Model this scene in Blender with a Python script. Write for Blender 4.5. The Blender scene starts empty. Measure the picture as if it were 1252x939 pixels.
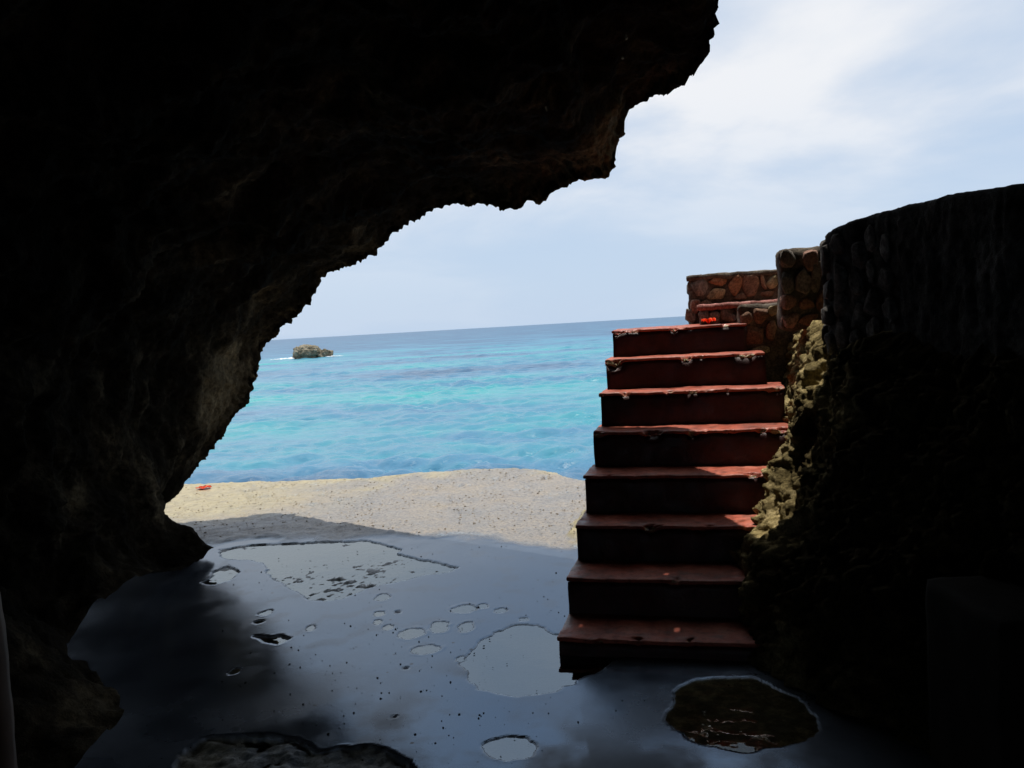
import bpy, bmesh, math, random
import numpy as np
from mathutils import Vector, Matrix

random.seed(7)
scene = bpy.context.scene
col = scene.collection
rad = math.radians

# ------------------------------------------------------------------ camera, sky, sun, exposure
cam_d = bpy.data.cameras.new('camera')
cam_d.sensor_width = 36.0
cam_d.lens = 1010.0 / 1252.0 * 36.0
cam_d.clip_start = 0.05
cam_d.clip_end = 60000.0
cam = bpy.data.objects.new('camera', cam_d)
col.objects.link(cam)
cam.matrix_world = (Matrix.Translation((0, 0, 1.55)) @ Matrix.Rotation(rad(86.0), 4, 'X')
                    @ Matrix.Rotation(rad(-3.3), 4, 'Z'))
scene.camera = cam

SUN_EL, SUN_AZ = rad(77.0), rad(0.0)            # azimuth from +Y (out to sea) towards +X
SUN = Vector((math.sin(SUN_AZ) * math.cos(SUN_EL), math.cos(SUN_AZ) * math.cos(SUN_EL), math.sin(SUN_EL)))
sun_d = bpy.data.lights.new('sun', 'SUN')
sun_d.energy = 5.0
sun_d.angle = rad(0.53)
sun_d.color = (1.0, 0.94, 0.85)
sun_o = bpy.data.objects.new('sun', sun_d)
sun_o.rotation_euler = SUN.to_track_quat('Z', 'Y').to_euler()
sun_o.location = (0, 0, 40)
col.objects.link(sun_o)

world = bpy.data.worlds.new('World')
scene.world = world
world.use_nodes = True
wt = world.node_tree
wt.nodes.clear()


def build_sky():
    N, L = wt.nodes, wt.links
    out = N.new('ShaderNodeOutputWorld')
    sky = N.new('ShaderNodeTexSky')
    sky.sky_type = 'NISHITA'
    sky.sun_disc = False
    sky.sun_elevation = SUN_EL
    sky.sun_rotation = SUN_AZ
    sky.air_density = 1.0
    sky.dust_density = 0.6
    sky.ozone_density = 1.6
    bg = N.new('ShaderNodeBackground')
    bg.inputs['Strength'].default_value = 0.13
    L.new(sky.outputs['Color'], bg.inputs['Color'])
    # thin high cloud, laid on a plane far above the place
    tc = N.new('ShaderNodeTexCoord')
    sep = N.new('ShaderNodeSeparateXYZ')
    L.new(tc.outputs['Generated'], sep.inputs[0])
    zc = N.new('ShaderNodeMath'); zc.operation = 'MAXIMUM'; zc.inputs[1].default_value = 0.0
    L.new(sep.outputs['Z'], zc.inputs[0])
    za = N.new('ShaderNodeMath'); za.operation = 'ADD'; za.inputs[1].default_value = 0.16
    L.new(zc.outputs[0], za.inputs[0])
    dx = N.new('ShaderNodeMath'); dx.operation = 'DIVIDE'
    dy = N.new('ShaderNodeMath'); dy.operation = 'DIVIDE'
    L.new(sep.outputs['X'], dx.inputs[0]); L.new(za.outputs[0], dx.inputs[1])
    L.new(sep.outputs['Y'], dy.inputs[0]); L.new(za.outputs[0], dy.inputs[1])
    cmb = N.new('ShaderNodeCombineXYZ')
    L.new(dx.outputs[0], cmb.inputs['X']); L.new(dy.outputs[0], cmb.inputs['Y'])
    cmb.inputs['Z'].default_value = 5.3
    off = N.new('ShaderNodeVectorMath'); off.operation = 'ADD'
    off.inputs[1].default_value = (6.60, -1.8, 0.0)
    L.new(cmb.outputs[0], off.inputs[0])
    n1 = N.new('ShaderNodeTexNoise')
    n1.inputs['Scale'].default_value = 0.62
    n1.inputs['Detail'].default_value = 7.0
    n1.inputs['Roughness'].default_value = 0.52
    n1.inputs['Distortion'].default_value = 0.35
    L.new(off.outputs[0], n1.inputs['Vector'])
    r1 = N.new('ShaderNodeValToRGB')
    r1.color_ramp.elements[0].position = 0.34
    r1.color_ramp.elements[1].position = 0.58
    r1.color_ramp.elements[0].color = (0.12, 0.12, 0.12, 1)
    r1.color_ramp.elements[1].color = (0.92, 0.92, 0.92, 1)
    L.new(n1.outputs['Fac'], r1.inputs['Fac'])
    # sea haze: a pale blue veil, thickest at the horizon
    hz = N.new('ShaderNodeMapRange')
    hz.inputs['From Max'].default_value = 0.8
    hz.inputs['To Min'].default_value = 0.95
    hz.inputs['To Max'].default_value = 0.45
    L.new(zc.outputs[0], hz.inputs['Value'])
    bgh = N.new('ShaderNodeBackground')
    bgh.inputs['Color'].default_value = (0.54, 0.67, 0.855, 1)
    m1 = N.new('ShaderNodeMixShader')
    L.new(hz.outputs[0], m1.inputs[0]); L.new(bg.outputs[0], m1.inputs[1]); L.new(bgh.outputs[0], m1.inputs[2])
    # cloud thins out towards the horizon; grey-blue where thin, white where thick
    el = N.new('ShaderNodeMapRange')
    el.interpolation_type = 'SMOOTHSTEP'
    el.inputs['From Min'].default_value = 0.02
    el.inputs['From Max'].default_value = 0.26
    el.inputs['To Min'].default_value = 0.10
    el.inputs['To Max'].default_value = 1.0
    L.new(zc.outputs[0], el.inputs['Value'])
    cf = N.new('ShaderNodeMath'); cf.operation = 'MULTIPLY'
    L.new(el.outputs[0], cf.inputs[0]); L.new(r1.outputs['Color'], cf.inputs[1])
    cc = N.new('ShaderNodeValToRGB')
    cc.color_ramp.elements[0].position = 0.38
    cc.color_ramp.elements[1].position = 0.60
    cc.color_ramp.elements[0].color = (0.46, 0.57, 0.73, 1)
    cc.color_ramp.elements[1].color = (0.85, 0.86, 0.885, 1)
    L.new(n1.outputs['Fac'], cc.inputs['Fac'])
    bg2 = N.new('ShaderNodeBackground')
    L.new(cc.outputs['Color'], bg2.inputs['Color'])
    bg2.inputs['Strength'].default_value = 1.06
    ms = N.new('ShaderNodeMixShader')
    L.new(cf.outputs[0], ms.inputs[0]); L.new(m1.outputs[0], ms.inputs[1]); L.new(bg2.outputs[0], ms.inputs[2])
    L.new(ms.outputs[0], out.inputs['Surface'])


build_sky()
vs = scene.view_settings
vs.view_transform = 'Standard'
vs.look = 'None'
vs.exposure = 0.0
vs.gamma = 1.0
vs.use_curve_mapping = False
scene.cycles.max_bounces = 8
scene.cycles.diffuse_bounces = 4
scene.cycles.glossy_bounces = 4
scene.cycles.sample_clamp_indirect = 4.0
scene.cycles.sample_clamp_direct = 2.5
scene.cycles.use_denoising = True

# ------------------------------------------------------------------ noise in numpy
_rng = np.random.RandomState(3)
_perm = _rng.permutation(256)
_perm = np.concatenate([_perm, _perm, _perm]).astype(np.int64)
_g = _rng.normal(size=(256, 3))
_g /= np.linalg.norm(_g, axis=1)[:, None]


def perlin(p):
    p = np.asarray(p, float)
    i = np.floor(p).astype(np.int64)
    f = p - i
    i &= 255
    w = f * f * f * (f * (f * 6 - 15) + 10)
    res = 0
    for a in (0, 1):
        wx = w[..., 0] if a else 1 - w[..., 0]
        for b in (0, 1):
            wy = w[..., 1] if b else 1 - w[..., 1]
            for c in (0, 1):
                wz = w[..., 2] if c else 1 - w[..., 2]
                h = _perm[_perm[_perm[(i[..., 0] + a) & 255] + ((i[..., 1] + b) & 255)] + ((i[..., 2] + c) & 255)]
                g = _g[h]
                d = g[..., 0] * (f[..., 0] - a) + g[..., 1] * (f[..., 1] - b) + g[..., 2] * (f[..., 2] - c)
                res = res + wx * wy * wz * d
    return res * 1.5


def fbm(p, octs=4, gain=0.5):
    r, a, q = 0, 1.0, np.asarray(p, float)
    for k in range(octs):
        r = r + a * perlin(q + 17.3 * k)
        q = q * 2.03
        a *= gain
    return r


def ridged(p, octs=4, gain=0.55):
    r, a, q = 0, 1.0, np.asarray(p, float)
    for k in range(octs):
        r = r + a * (0.5 - np.abs(perlin(q + 9.1 * k)) * 1.6)
        q = q * 2.07
        a *= gain
    return r


def worley(p, seed=0):
    """distance to the nearest scattered point: bowls that meet in sharp crests"""
    p = np.asarray(p, np.float32)
    i = np.floor(p).astype(np.int64)
    f = (p - i).astype(np.float32)
    tab = np.random.RandomState(100 + seed).rand(256, 3).astype(np.float32)
    best = np.full(p.shape[:-1], 9.0, np.float32)
    for a in (-1, 0, 1):
        for b in (-1, 0, 1):
            for c in (-1, 0, 1):
                h = _perm[_perm[_perm[(i[..., 0] + a) & 255] + ((i[..., 1] + b) & 255)] + ((i[..., 2] + c) & 255)]
                t = tab[h]
                d = (f[..., 0] - a - t[..., 0]) ** 2 + (f[..., 1] - b - t[..., 1]) ** 2 + (f[..., 2] - c - t[..., 2]) ** 2
                best = np.minimum(best, d)
    return np.sqrt(best)


def karst(V, scale, seed):
    """weathered-limestone hollows, warped so that no two look alike"""
    W = V * scale
    W = W + 0.55 * np.stack([fbm(W * 0.7 + 5 + seed, 2), fbm(W * 0.7 + 25 + seed, 2), fbm(W * 0.7 + 45 + seed, 2)], -1)
    return worley(W, seed) - 0.5


def sstep(a, b, x):
    t = np.clip((x - a) / (b - a), 0, 1)
    return t * t * (3 - 2 * t)


def poly_sd(px, py, poly):
    """signed distance to a polygon, negative inside"""
    P = np.array(poly, float)
    d = np.full(px.shape, 1e9)
    inside = np.zeros(px.shape, bool)
    for a, b in zip(P, np.roll(P, -1, 0)):
        e = b - a
        t = np.clip(((px - a[0]) * e[0] + (py - a[1]) * e[1]) / max(e @ e, 1e-12), 0, 1)
        d = np.minimum(d, np.hypot(px - a[0] - t * e[0], py - a[1] - t * e[1]))
        c = ((a[1] > py) != (b[1] > py))
        if abs(e[1]) > 1e-12:
            inside ^= c & (px < e[0] * (py - a[1]) / e[1] + a[0])
    return np.where(inside, -d, d)


def resample(pts, n, smooth=0):
    P = np.array(pts, float)
    s = np.concatenate([[0], np.cumsum(np.linalg.norm(np.diff(P, axis=0), axis=1))])
    t = np.linspace(0, s[-1], n)
    Q = np.stack([np.interp(t, s, P[:, k]) for k in range(P.shape[1])], 1)
    if smooth:
        Q = smooth_rows(Q, smooth)
    return Q


def smooth_rows(Q, r):
    k = np.hanning(2 * r + 3)[1:-1]
    k /= k.sum()
    pad = np.concatenate([np.repeat(Q[:1], r, 0), Q, np.repeat(Q[-1:], r, 0)])
    return np.stack([np.convolve(pad[:, j], k, 'valid') for j in range(Q.shape[1])], 1)


# ------------------------------------------------------------------ object helpers
def tag(o, label=None, category=None, group=None, kind=None):
    if label: o['label'] = label
    if category: o['category'] = category
    if group: o['group'] = group
    if kind: o['kind'] = kind
    return o


def mesh_obj(name, verts, faces, mat, parent=None, smooth=True):
    verts = np.ascontiguousarray(verts, np.float32).reshape(-1, 3)
    faces = np.ascontiguousarray(faces, np.int32)
    m = bpy.data.meshes.new(name)
    k = faces.shape[1]
    m.vertices.add(len(verts)); m.vertices.foreach_set('co', verts.ravel())
    m.loops.add(faces.size); m.loops.foreach_set('vertex_index', faces.ravel())
    m.polygons.add(len(faces))
    m.polygons.foreach_set('loop_start', np.arange(0, faces.size, k, dtype=np.int32))
    m.polygons.foreach_set('use_smooth', np.full(len(faces), smooth, bool))
    m.update(calc_edges=True)
    m.validate()
    m.materials.append(mat)
    o = bpy.data.objects.new(name, m)
    col.objects.link(o)
    if parent is not None: o.parent = parent
    return o


def grid_faces(nr, nc, flip=False):
    a = (np.arange(nr - 1)[:, None] * nc + np.arange(nc - 1)[None, :]).ravel()
    f = np.stack([a, a + 1, a + nc + 1, a + nc], 1)
    return f[:, ::-1] if flip else f


def grid_normals(P):
    du = np.gradient(P, axis=1)
    dv = np.gradient(P, axis=0)
    n = np.cross(du, dv)
    return n / (np.linalg.norm(n, axis=2, keepdims=True) + 1e-9)


def bm_obj(name, bm, mat, parent=None, smooth=True):
    m = bpy.data.meshes.new(name)
    bm.to_mesh(m); bm.free()
    for p in m.polygons: p.use_smooth = smooth
    m.materials.append(mat)
    o = bpy.data.objects.new(name, m)
    col.objects.link(o)
    if parent is not None: o.parent = parent
    return o


def empty(name, loc=(0, 0, 0)):
    o = bpy.data.objects.new(name, None)
    o.empty_display_size = 0.1
    o.location = loc
    col.objects.link(o)
    return o


def attr(o, name, vals):
    a = o.data.attributes.new(name, 'FLOAT', 'POINT')
    a.data.foreach_set('value', np.ascontiguousarray(vals, np.float32).ravel())


# ------------------------------------------------------------------ materials
def new_mat(name):
    m = bpy.data.materials.new(name)
    m.use_nodes = True
    nt = m.node_tree
    nt.nodes.clear()
    out = nt.nodes.new('ShaderNodeOutputMaterial')
    b = nt.nodes.new('ShaderNodeBsdfPrincipled')
    nt.links.new(b.outputs[0], out.inputs['Surface'])
    return m, nt, b


def nnoise(nt, scale, detail=5, rough=0.6, vec=None, stretch=None):
    tc = nt.nodes.new('ShaderNodeTexCoord')
    src = tc.outputs['Object']
    if stretch:
        mp = nt.nodes.new('ShaderNodeMapping')
        mp.inputs['Scale'].default_value = stretch
        nt.links.new(src, mp.inputs['Vector'])
        src = mp.outputs[0]
    n = nt.nodes.new('ShaderNodeTexNoise')
    n.inputs['Scale'].default_value = scale
    n.inputs['Detail'].default_value = detail
    n.inputs['Roughness'].default_value = rough
    nt.links.new(src, n.inputs['Vector'])
    return n.outputs['Fac']


def nramp(nt, fac, stops):
    r = nt.nodes.new('ShaderNodeValToRGB')
    e = r.color_ramp.elements
    while len(e) < len(stops): e.new(0.5)
    for el, (p, c) in zip(e, stops):
        el.position = p
        el.color = (*c, 1) if len(c) == 3 else c
    nt.links.new(fac, r.inputs['Fac'])
    return r.outputs['Color']


def nmix(nt, fac, a, b, mode='MIX'):
    m = nt.nodes.new('ShaderNodeMix')
    m.data_type = 'RGBA'
    m.blend_type = mode
    for sock, v in ((m.inputs[0], fac), (m.inputs[6], a), (m.inputs[7], b)):
        if hasattr(v, 'links') or isinstance(v, bpy.types.NodeSocket): nt.links.new(v, sock)
        elif isinstance(v, (int, float)): sock.default_value = v
        else: sock.default_value = (*v, 1)
    return m.outputs[2]


def nmath(nt, op, a, b=0.0):
    m = nt.nodes.new('ShaderNodeMath')
    m.operation = op
    for sock, v in ((m.inputs[0], a), (m.inputs[1], b)):
        if isinstance(v, bpy.types.NodeSocket): nt.links.new(v, sock)
        else: sock.default_value = v
    return m.outputs[0]


def nrange(nt, v, a, b, c=0.0, d=1.0):
    m = nt.nodes.new('ShaderNodeMapRange')
    nt.links.new(v, m.inputs['Value'])
    m.inputs['From Min'].default_value = a; m.inputs['From Max'].default_value = b
    m.inputs['To Min'].default_value = c; m.inputs['To Max'].default_value = d
    return m.outputs[0]


def nbump(nt, b, h, strength=0.5, dist=0.01, prev=None):
    bp = nt.nodes.new('ShaderNodeBump')
    bp.inputs['Strength'].default_value = strength
    bp.inputs['Distance'].default_value = dist
    nt.links.new(h, bp.inputs['Height'])
    if prev is not None: nt.links.new(prev, bp.inputs['Normal'])
    nt.links.new(bp.outputs[0], b.inputs['Normal'])
    return bp.outputs[0]


def nattr(nt, name):
    a = nt.nodes.new('ShaderNodeAttribute')
    a.attribute_name = name
    return a.outputs['Fac']


def rock_mat(name, dark, mid, light, rough=0.9, scale=1.0, spec=0.25, bump=0.9, patchy=False, shaded=False):
    m, nt, b = new_mat(name)
    f = nnoise(nt, 3.2 * scale, 9, 0.66)
    c1 = nramp(nt, f, [(0.34, dark), (0.52, mid), (0.70, light)])
    f2 = nnoise(nt, 26 * scale, 6, 0.7)
    c2 = nramp(nt, f2, [(0.35, (0.45, 0.45, 0.45)), (0.62, (1.25, 1.25, 1.25))])
    cm = nmix(nt, 1.0, c1, c2, 'MULTIPLY')
    if patchy:                                          # bleached and algae-black areas a metre or so across
        cm = nmix(nt, 1.0, cm, nramp(nt, nnoise(nt, 0.75, 4, 0.6), [(0.36, (0.35, 0.35, 0.36)), (0.52, (0.9, 0.9, 0.88)), (0.66, (2.1, 2.0, 1.8))]), 'MULTIPLY')
    if patchy:                                          # pale bare limestone, and skylight on the near boulder put into the colour
        cm = nmix(nt, nattr(nt, 'pale'), cm, nmix(nt, 1.0, nmix(nt, 0.5, c1, (0.06, 0.052, 0.036)), nmix(nt, 1.0, c2, (2.6, 2.45, 2.2), 'MULTIPLY'), 'MULTIPLY'))
    if shaded:                                            # shade on the flank inside the cave, put into the colour
        cm = nmix(nt, nattr(nt, 'inner_shade'), cm, nmix(nt, 1.0, cm, (0.16, 0.155, 0.15), 'MULTIPLY'))
    nt.links.new(cm, b.inputs['Base Color'])
    b.inputs['Roughness'].default_value = rough
    b.inputs['Specular IOR Level'].default_value = spec
    h = nmath(nt, 'ADD', nnoise(nt, 34 * scale, 8, 0.72), nmath(nt, 'MULTIPLY', nnoise(nt, 120 * scale, 4, 0.7), 0.35))
    nbump(nt, b, h, bump, 0.03 / scale)
    return m


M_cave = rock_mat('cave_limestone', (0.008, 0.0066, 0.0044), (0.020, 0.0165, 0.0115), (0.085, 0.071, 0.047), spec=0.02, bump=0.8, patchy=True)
M_out = rock_mat('pitted_limestone', (0.085, 0.064, 0.028), (0.33, 0.26, 0.12), (0.66, 0.53, 0.28), spec=0.03, shaded=True, scale=3.2, bump=1.0)
M_wall = rock_mat('weathered_wall_render', (0.024, 0.022, 0.021), (0.06, 0.056, 0.052), (0.15, 0.14, 0.13), spec=0.04, scale=1.0)
M_wallstone = rock_mat('grey_wall_stone', (0.05, 0.046, 0.042), (0.12, 0.112, 0.104), (0.27, 0.255, 0.235), spec=0.05, scale=3)
M_mortar = rock_mat('dark_mortar', (0.05, 0.04, 0.03), (0.115, 0.092, 0.07), (0.24, 0.20, 0.145), scale=2.5)
M_searock = rock_mat('sea_rock', (0.10, 0.085, 0.055), (0.22, 0.19, 0.13), (0.42, 0.37, 0.28), scale=0.35)
M_chip = rock_mat('bare_concrete_chip', (0.25, 0.2, 0.13), (0.40, 0.33, 0.22), (0.52, 0.45, 0.32), scale=4)
STONE = {
    'grey': rock_mat('grey_stone', (0.098, 0.087, 0.073), (0.210, 0.182, 0.154), (0.392, 0.350, 0.294), scale=3),
    'orange': rock_mat('orange_stone', (0.210, 0.098, 0.049), (0.378, 0.189, 0.098), (0.504, 0.280, 0.154), scale=3),
    'brown': rock_mat('brown_stone', (0.112, 0.063, 0.039), (0.238, 0.133, 0.084), (0.392, 0.238, 0.154), scale=3),
    'tan': rock_mat('tan_stone', (0.196, 0.154, 0.084), (0.420, 0.336, 0.196), (0.600, 0.546, 0.336), scale=3),
    'pink': rock_mat('pinkish_stone', (0.196, 0.105, 0.077), (0.336, 0.196, 0.147), (0.476, 0.308, 0.238), scale=3),
}


def paint_mat(name, C):
    m, nt, b = new_mat(name)
    base = nramp(nt, nnoise(nt, 5, 6, 0.6), [(0.3, C[0]), (0.5, C[1]), (0.72, C[2])])
    dirt = nramp(nt, nnoise(nt, 17, 7, 0.7), [(0.46, (1, 1, 1)), (0.66, (0.42, 0.38, 0.32))])
    c = nmix(nt, 1.0, base, dirt, 'MULTIPLY')
    edge = nattr(nt, 'nosing')
    mask = nmath(nt, 'ADD', edge, nmath(nt, 'MULTIPLY', nnoise(nt, 12, 6, 0.75), 0.95))
    wear = nrange(nt, mask, 0.86, 0.98)
    scuff = nmath(nt, 'MULTIPLY', nrange(nt, nnoise(nt, 3.3, 7, 0.68), 0.50, 0.62), 0.6)
    c = nmix(nt, scuff, c, nmix(nt, 1.0, c, (0.62, 0.85, 0.95), 'MULTIPLY'))
    conc = nramp(nt, nnoise(nt, 40, 5, 0.7), [(0.3, (0.10, 0.078, 0.042)), (0.6, (0.36, 0.28, 0.155))])
    c = nmix(nt, wear, c, conc)
    nt.links.new(c, b.inputs['Base Color'])
    nt.links.new(nrange(nt, nnoise(nt, 9, 5, 0.6), 0.35, 0.7, 0.34, 0.75), b.inputs['Roughness'])
    b.inputs['Specular IOR Level'].default_value = 0.4
    nbump(nt, b, nnoise(nt, 60, 6, 0.7), 0.5, 0.006)
    return m


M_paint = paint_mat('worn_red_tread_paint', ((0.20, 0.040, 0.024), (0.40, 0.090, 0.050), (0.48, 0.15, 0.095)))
M_riser = paint_mat('shaded_red_riser_paint', ((0.018, 0.003, 0.0028), (0.038, 0.0065, 0.0055), (0.058, 0.012, 0.009)))  # the treads' red darkened, shade on the risers put into the colour


def floor_mat():
    m, nt, b = new_mat('cave_floor_concrete')
    dry, patch, lich = nattr(nt, 'dry'), nattr(nt, 'patch'), nattr(nt, 'lichen')
    streak = nnoise(nt, 3.0, 8, 0.66)
    wet_c = nramp(nt, streak, [(0.3, (0.018, 0.022, 0.028)), (0.55, (0.036, 0.043, 0.054)), (0.75, (0.058, 0.066, 0.077))])
    # little black barnacle-like specks
    tc = nt.nodes.new('ShaderNodeTexCoord')
    vo = nt.nodes.new('ShaderNodeTexVoronoi')
    vo.inputs['Scale'].default_value = 11.0
    nt.links.new(tc.outputs['Object'], vo.inputs['Vector'])
    sepc = nt.nodes.new('ShaderNodeSeparateColor')
    nt.links.new(vo.outputs['Color'], sepc.inputs[0])
    rsize = nrange(nt, sepc.outputs[0], 0.55, 1.0, -0.02, 0.10)
    stain = nattr(nt, 'stain')
    speck = nmath(nt, 'LESS_THAN', vo.outputs['Distance'], rsize)
    wet_c = nmix(nt, nmath(nt, 'MULTIPLY', speck, 0.85), wet_c, (0.008, 0.008, 0.008))
    gran = nnoise(nt, 48, 7, 0.78)
    g2 = nnoise(nt, 1.7, 8, 0.7)
    dry_c = nramp(nt, g2, [(0.30, (0.165, 0.145, 0.12)), (0.44, (0.22, 0.19, 0.155)), (0.56, (0.25, 0.205, 0.15)), (0.70, (0.28, 0.22, 0.135))])
    dry_c = nmix(nt, 1.0, dry_c, nramp(nt, gran, [(0.36, (0.30, 0.28, 0.25)), (0.50, (1, 1, 1)), (0.66, (1.5, 1.45, 1.35))]), 'MULTIPLY')
    lich_c = nramp(nt, nnoise(nt, 11, 6, 0.7), [(0.3, (0.24, 0.18, 0.07)), (0.6, (0.42, 0.34, 0.15)), (0.8, (0.50, 0.43, 0.26))])
    dry_c = nmix(nt, lich, dry_c, lich_c)
    patch_c = nramp(nt, nnoise(nt, 24, 7, 0.7), [(0.33, (0.08, 0.078, 0.07)), (0.48, (0.22, 0.225, 0.225)), (0.68, (0.34, 0.345, 0.34))])
    moss = nattr(nt, 'moss')
    moss_c = nramp(nt, nnoise(nt, 15, 8, 0.72), [(0.36, (0.03, 0.027, 0.013)), (0.5, (0.11, 0.10, 0.065)), (0.66, (0.33, 0.31, 0.25))])
    patch_c = nmix(nt, moss, patch_c, moss_c)
    c = nmix(nt, dry, wet_c, dry_c)
    c = nmix(nt, patch, c, patch_c)
    nt.links.new(c, b.inputs['Base Color'])
    wr = nrange(nt, nnoise(nt, 2.6, 7, 0.62), 0.40, 0.70, 0.11, 0.22)
    r1 = nmath(nt, 'ADD', nmath(nt, 'MULTIPLY', dry, 0.24), wr)
    r2 = nmath(nt, 'ADD', r1, nmath(nt, 'ADD', nmath(nt, 'MULTIPLY', patch, 0.25), nmath(nt, 'MULTIPLY', stain, 0.22)))
    nt.links.new(nmath(nt, 'MINIMUM', r2, 0.85), b.inputs['Roughness'])
    b.inputs['IOR'].default_value = 1.8
    wet = nmath(nt, 'SUBTRACT', 1.0, nmath(nt, 'MAXIMUM', nmath(nt, 'MULTIPLY', dry, 0.50), nmath(nt, 'MULTIPLY', patch, 0.7)))
    nt.links.new(nmath(nt, 'MULTIPLY', wet, nmath(nt, 'SUBTRACT', 1.0, nmath(nt, 'MAXIMUM', nmath(nt, 'MULTIPLY', speck, 0.8), nmath(nt, 'MULTIPLY', stain, 0.88)))), b.inputs['Specular IOR Level'])
    b.inputs['Specular Tint'].default_value = (0.42, 0.68, 1.0, 1)
    h = nmath(nt, 'MULTIPLY', gran, nmath(nt, 'ADD', nmath(nt, 'MULTIPLY', nmath(nt, 'MAXIMUM', dry, patch), 1.0), 0.025))
    nbump(nt, b, h, 0.75, 0.012)
    return m


M_floor = floor_mat()


def film_mat(name, ior, tint):
    """a few millimetres of clear still water"""
    m, nt, b = new_mat(name)
    nt.nodes.remove(b)
    out = [n for n in nt.nodes if n.type == 'OUTPUT_MATERIAL'][0]
    tr = nt.nodes.new('ShaderNodeBsdfTransparent')
    tr.inputs[0].default_value = (*tint, 1)
    gl = nt.nodes.new('ShaderNodeBsdfGlossy')
    gl.inputs['Roughness'].default_value = 0.015
    gl.inputs[0].default_value = (0.84, 0.94, 1.0, 1)
    fr = nt.nodes.new('ShaderNodeFresnel')
    fr.inputs['IOR'].default_value = ior
    mx = nt.nodes.new('ShaderNodeMixShader')
    nt.links.new(fr.outputs[0], mx.inputs[0])
    nt.links.new(tr.outputs[0], mx.inputs[1]); nt.links.new(gl.outputs[0], mx.inputs[2])
    bp = nt.nodes.new('ShaderNodeBump')
    bp.inputs['Strength'].default_value = 0.12
    bp.inputs['Distance'].default_value = 0.004
    nt.links.new(nnoise(nt, 9, 2, 0.5), bp.inputs['Height'])
    nt.links.new(bp.outputs[0], gl.inputs['Normal']); nt.links.new(bp.outputs[0], fr.inputs['Normal'])
    nt.links.new(mx.outputs[0], out.inputs['Surface'])
    return m


M_gravel = rock_mat('shore_gravel', (0.17, 0.145, 0.11), (0.32, 0.275, 0.21), (0.55, 0.49, 0.39), scale=7)
M_grit = rock_mat('dark_grit', (0.01, 0.01, 0.01), (0.025, 0.023, 0.02), (0.06, 0.055, 0.05), scale=8, spec=0.1)
M_film = film_mat('still_shallow_water', 2.7, (0.80, 0.92, 1.0))
M_film_dull = film_mat('still_murky_water', 1.33, (0.80, 0.74, 0.58))


def sea_mat():
    m, nt, b = new_mat('tropical_sea_water')
    tc = nt.nodes.new('ShaderNodeTexCoord')
    sp = nt.nodes.new('ShaderNodeSeparateXYZ')
    nt.links.new(tc.outputs['Object'], sp.inputs[0])
    logd = nmath(nt, 'LOGARITHM', nmath(nt, 'MAXIMUM', sp.outputs['Y'], 1.0), 10.0)
    # bed: dark reef near shore, pale sand further out, deep water beyond
    sand = nramp(nt, logd, [(0.0, (0.05, 0.05, 0.05)), (0.40, (0.10, 0.10, 0.10)), (0.455, (0.62, 0.62, 0.62)), (0.53, (0.60, 0.60, 0.60)),
                            (0.60, (0.40, 0.40, 0.40)), (0.68, (0.50, 0.50, 0.50)), (0.75, (0.14, 0.14, 0.14)), (1.0, (0.0, 0.0, 0.0))])
    for n in nt.nodes:
        if n.type == 'VALTORGB' and len(n.color_ramp.elements) == 8:
            lk = n.inputs[0].links[0]
            src = lk.from_socket
            nt.links.remove(lk)
            nt.links.new(nrange(nt, src, 0.0, 3.0), n.inputs[0])
    big = nnoise(nt, 1.0, 4, 0.55, stretch=(0.055, 0.10, 0.1))
    mask = nmath(nt, 'ADD', sand, nmath(nt, 'MULTIPLY', nmath(nt, 'SUBTRACT', big, 0.5), 1.9))
    small = nnoise(nt, 1.0, 5, 0.6, stretch=(0.55, 0.8, 0.1))
    mask = nmath(nt, 'ADD', mask, nmath(nt, 'MULTIPLY', nmath(nt, 'SUBTRACT', small, 0.5), 0.55))
    c = nramp(nt, mask, [(0.08, (0.032, 0.095, 0.185)), (0.36, (0.055, 0.175, 0.29)), (0.60, (0.045, 0.225, 0.305)), (0.90, (0.028, 0.295, 0.315))])
    nt.links.new(c, b.inputs['Base Color'])
    # far off, the unresolved chop turns the mirror into a dull sheen
    nt.links.new(nrange(nt, logd, 1.25, 2.2, 0.11, 0.32), b.inputs['Roughness'])
    nt.links.new(nrange(nt, logd, 1.3, 2.1, 0.5, 0.19), b.inputs['Specular IOR Level'])
    b.inputs['IOR'].default_value = 1.33
    h = nmath(nt, 'ADD', nnoise(nt, 1.0, 6, 0.62, stretch=(1.3, 2.6, 1)), nmath(nt, 'MULTIPLY', nnoise(nt, 1.0, 4, 0.6, stretch=(6, 11, 1)), 0.28))
    nbump(nt, b, h, 0.6, 0.10)
    return m


M_sea = sea_mat()


def plain_mat(name, c, rough=0.6, var=0.3, scale=20, bump=0.2):
    m, nt, b = new_mat(name)
    lo = tuple(x * (1 - var) for x in c); hi = tuple(min(1, x * (1 + var)) for x in c)
    nt.links.new(nramp(nt, nnoise(nt, scale, 5, 0.6), [(0.3, lo), (0.7, hi)]), b.inputs['Base Color'])
    b.inputs['Roughness'].default_value = rough
    nbump(nt, b, nnoise(nt, scale * 2, 4, 0.6), bump, 0.005)
    return m


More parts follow.
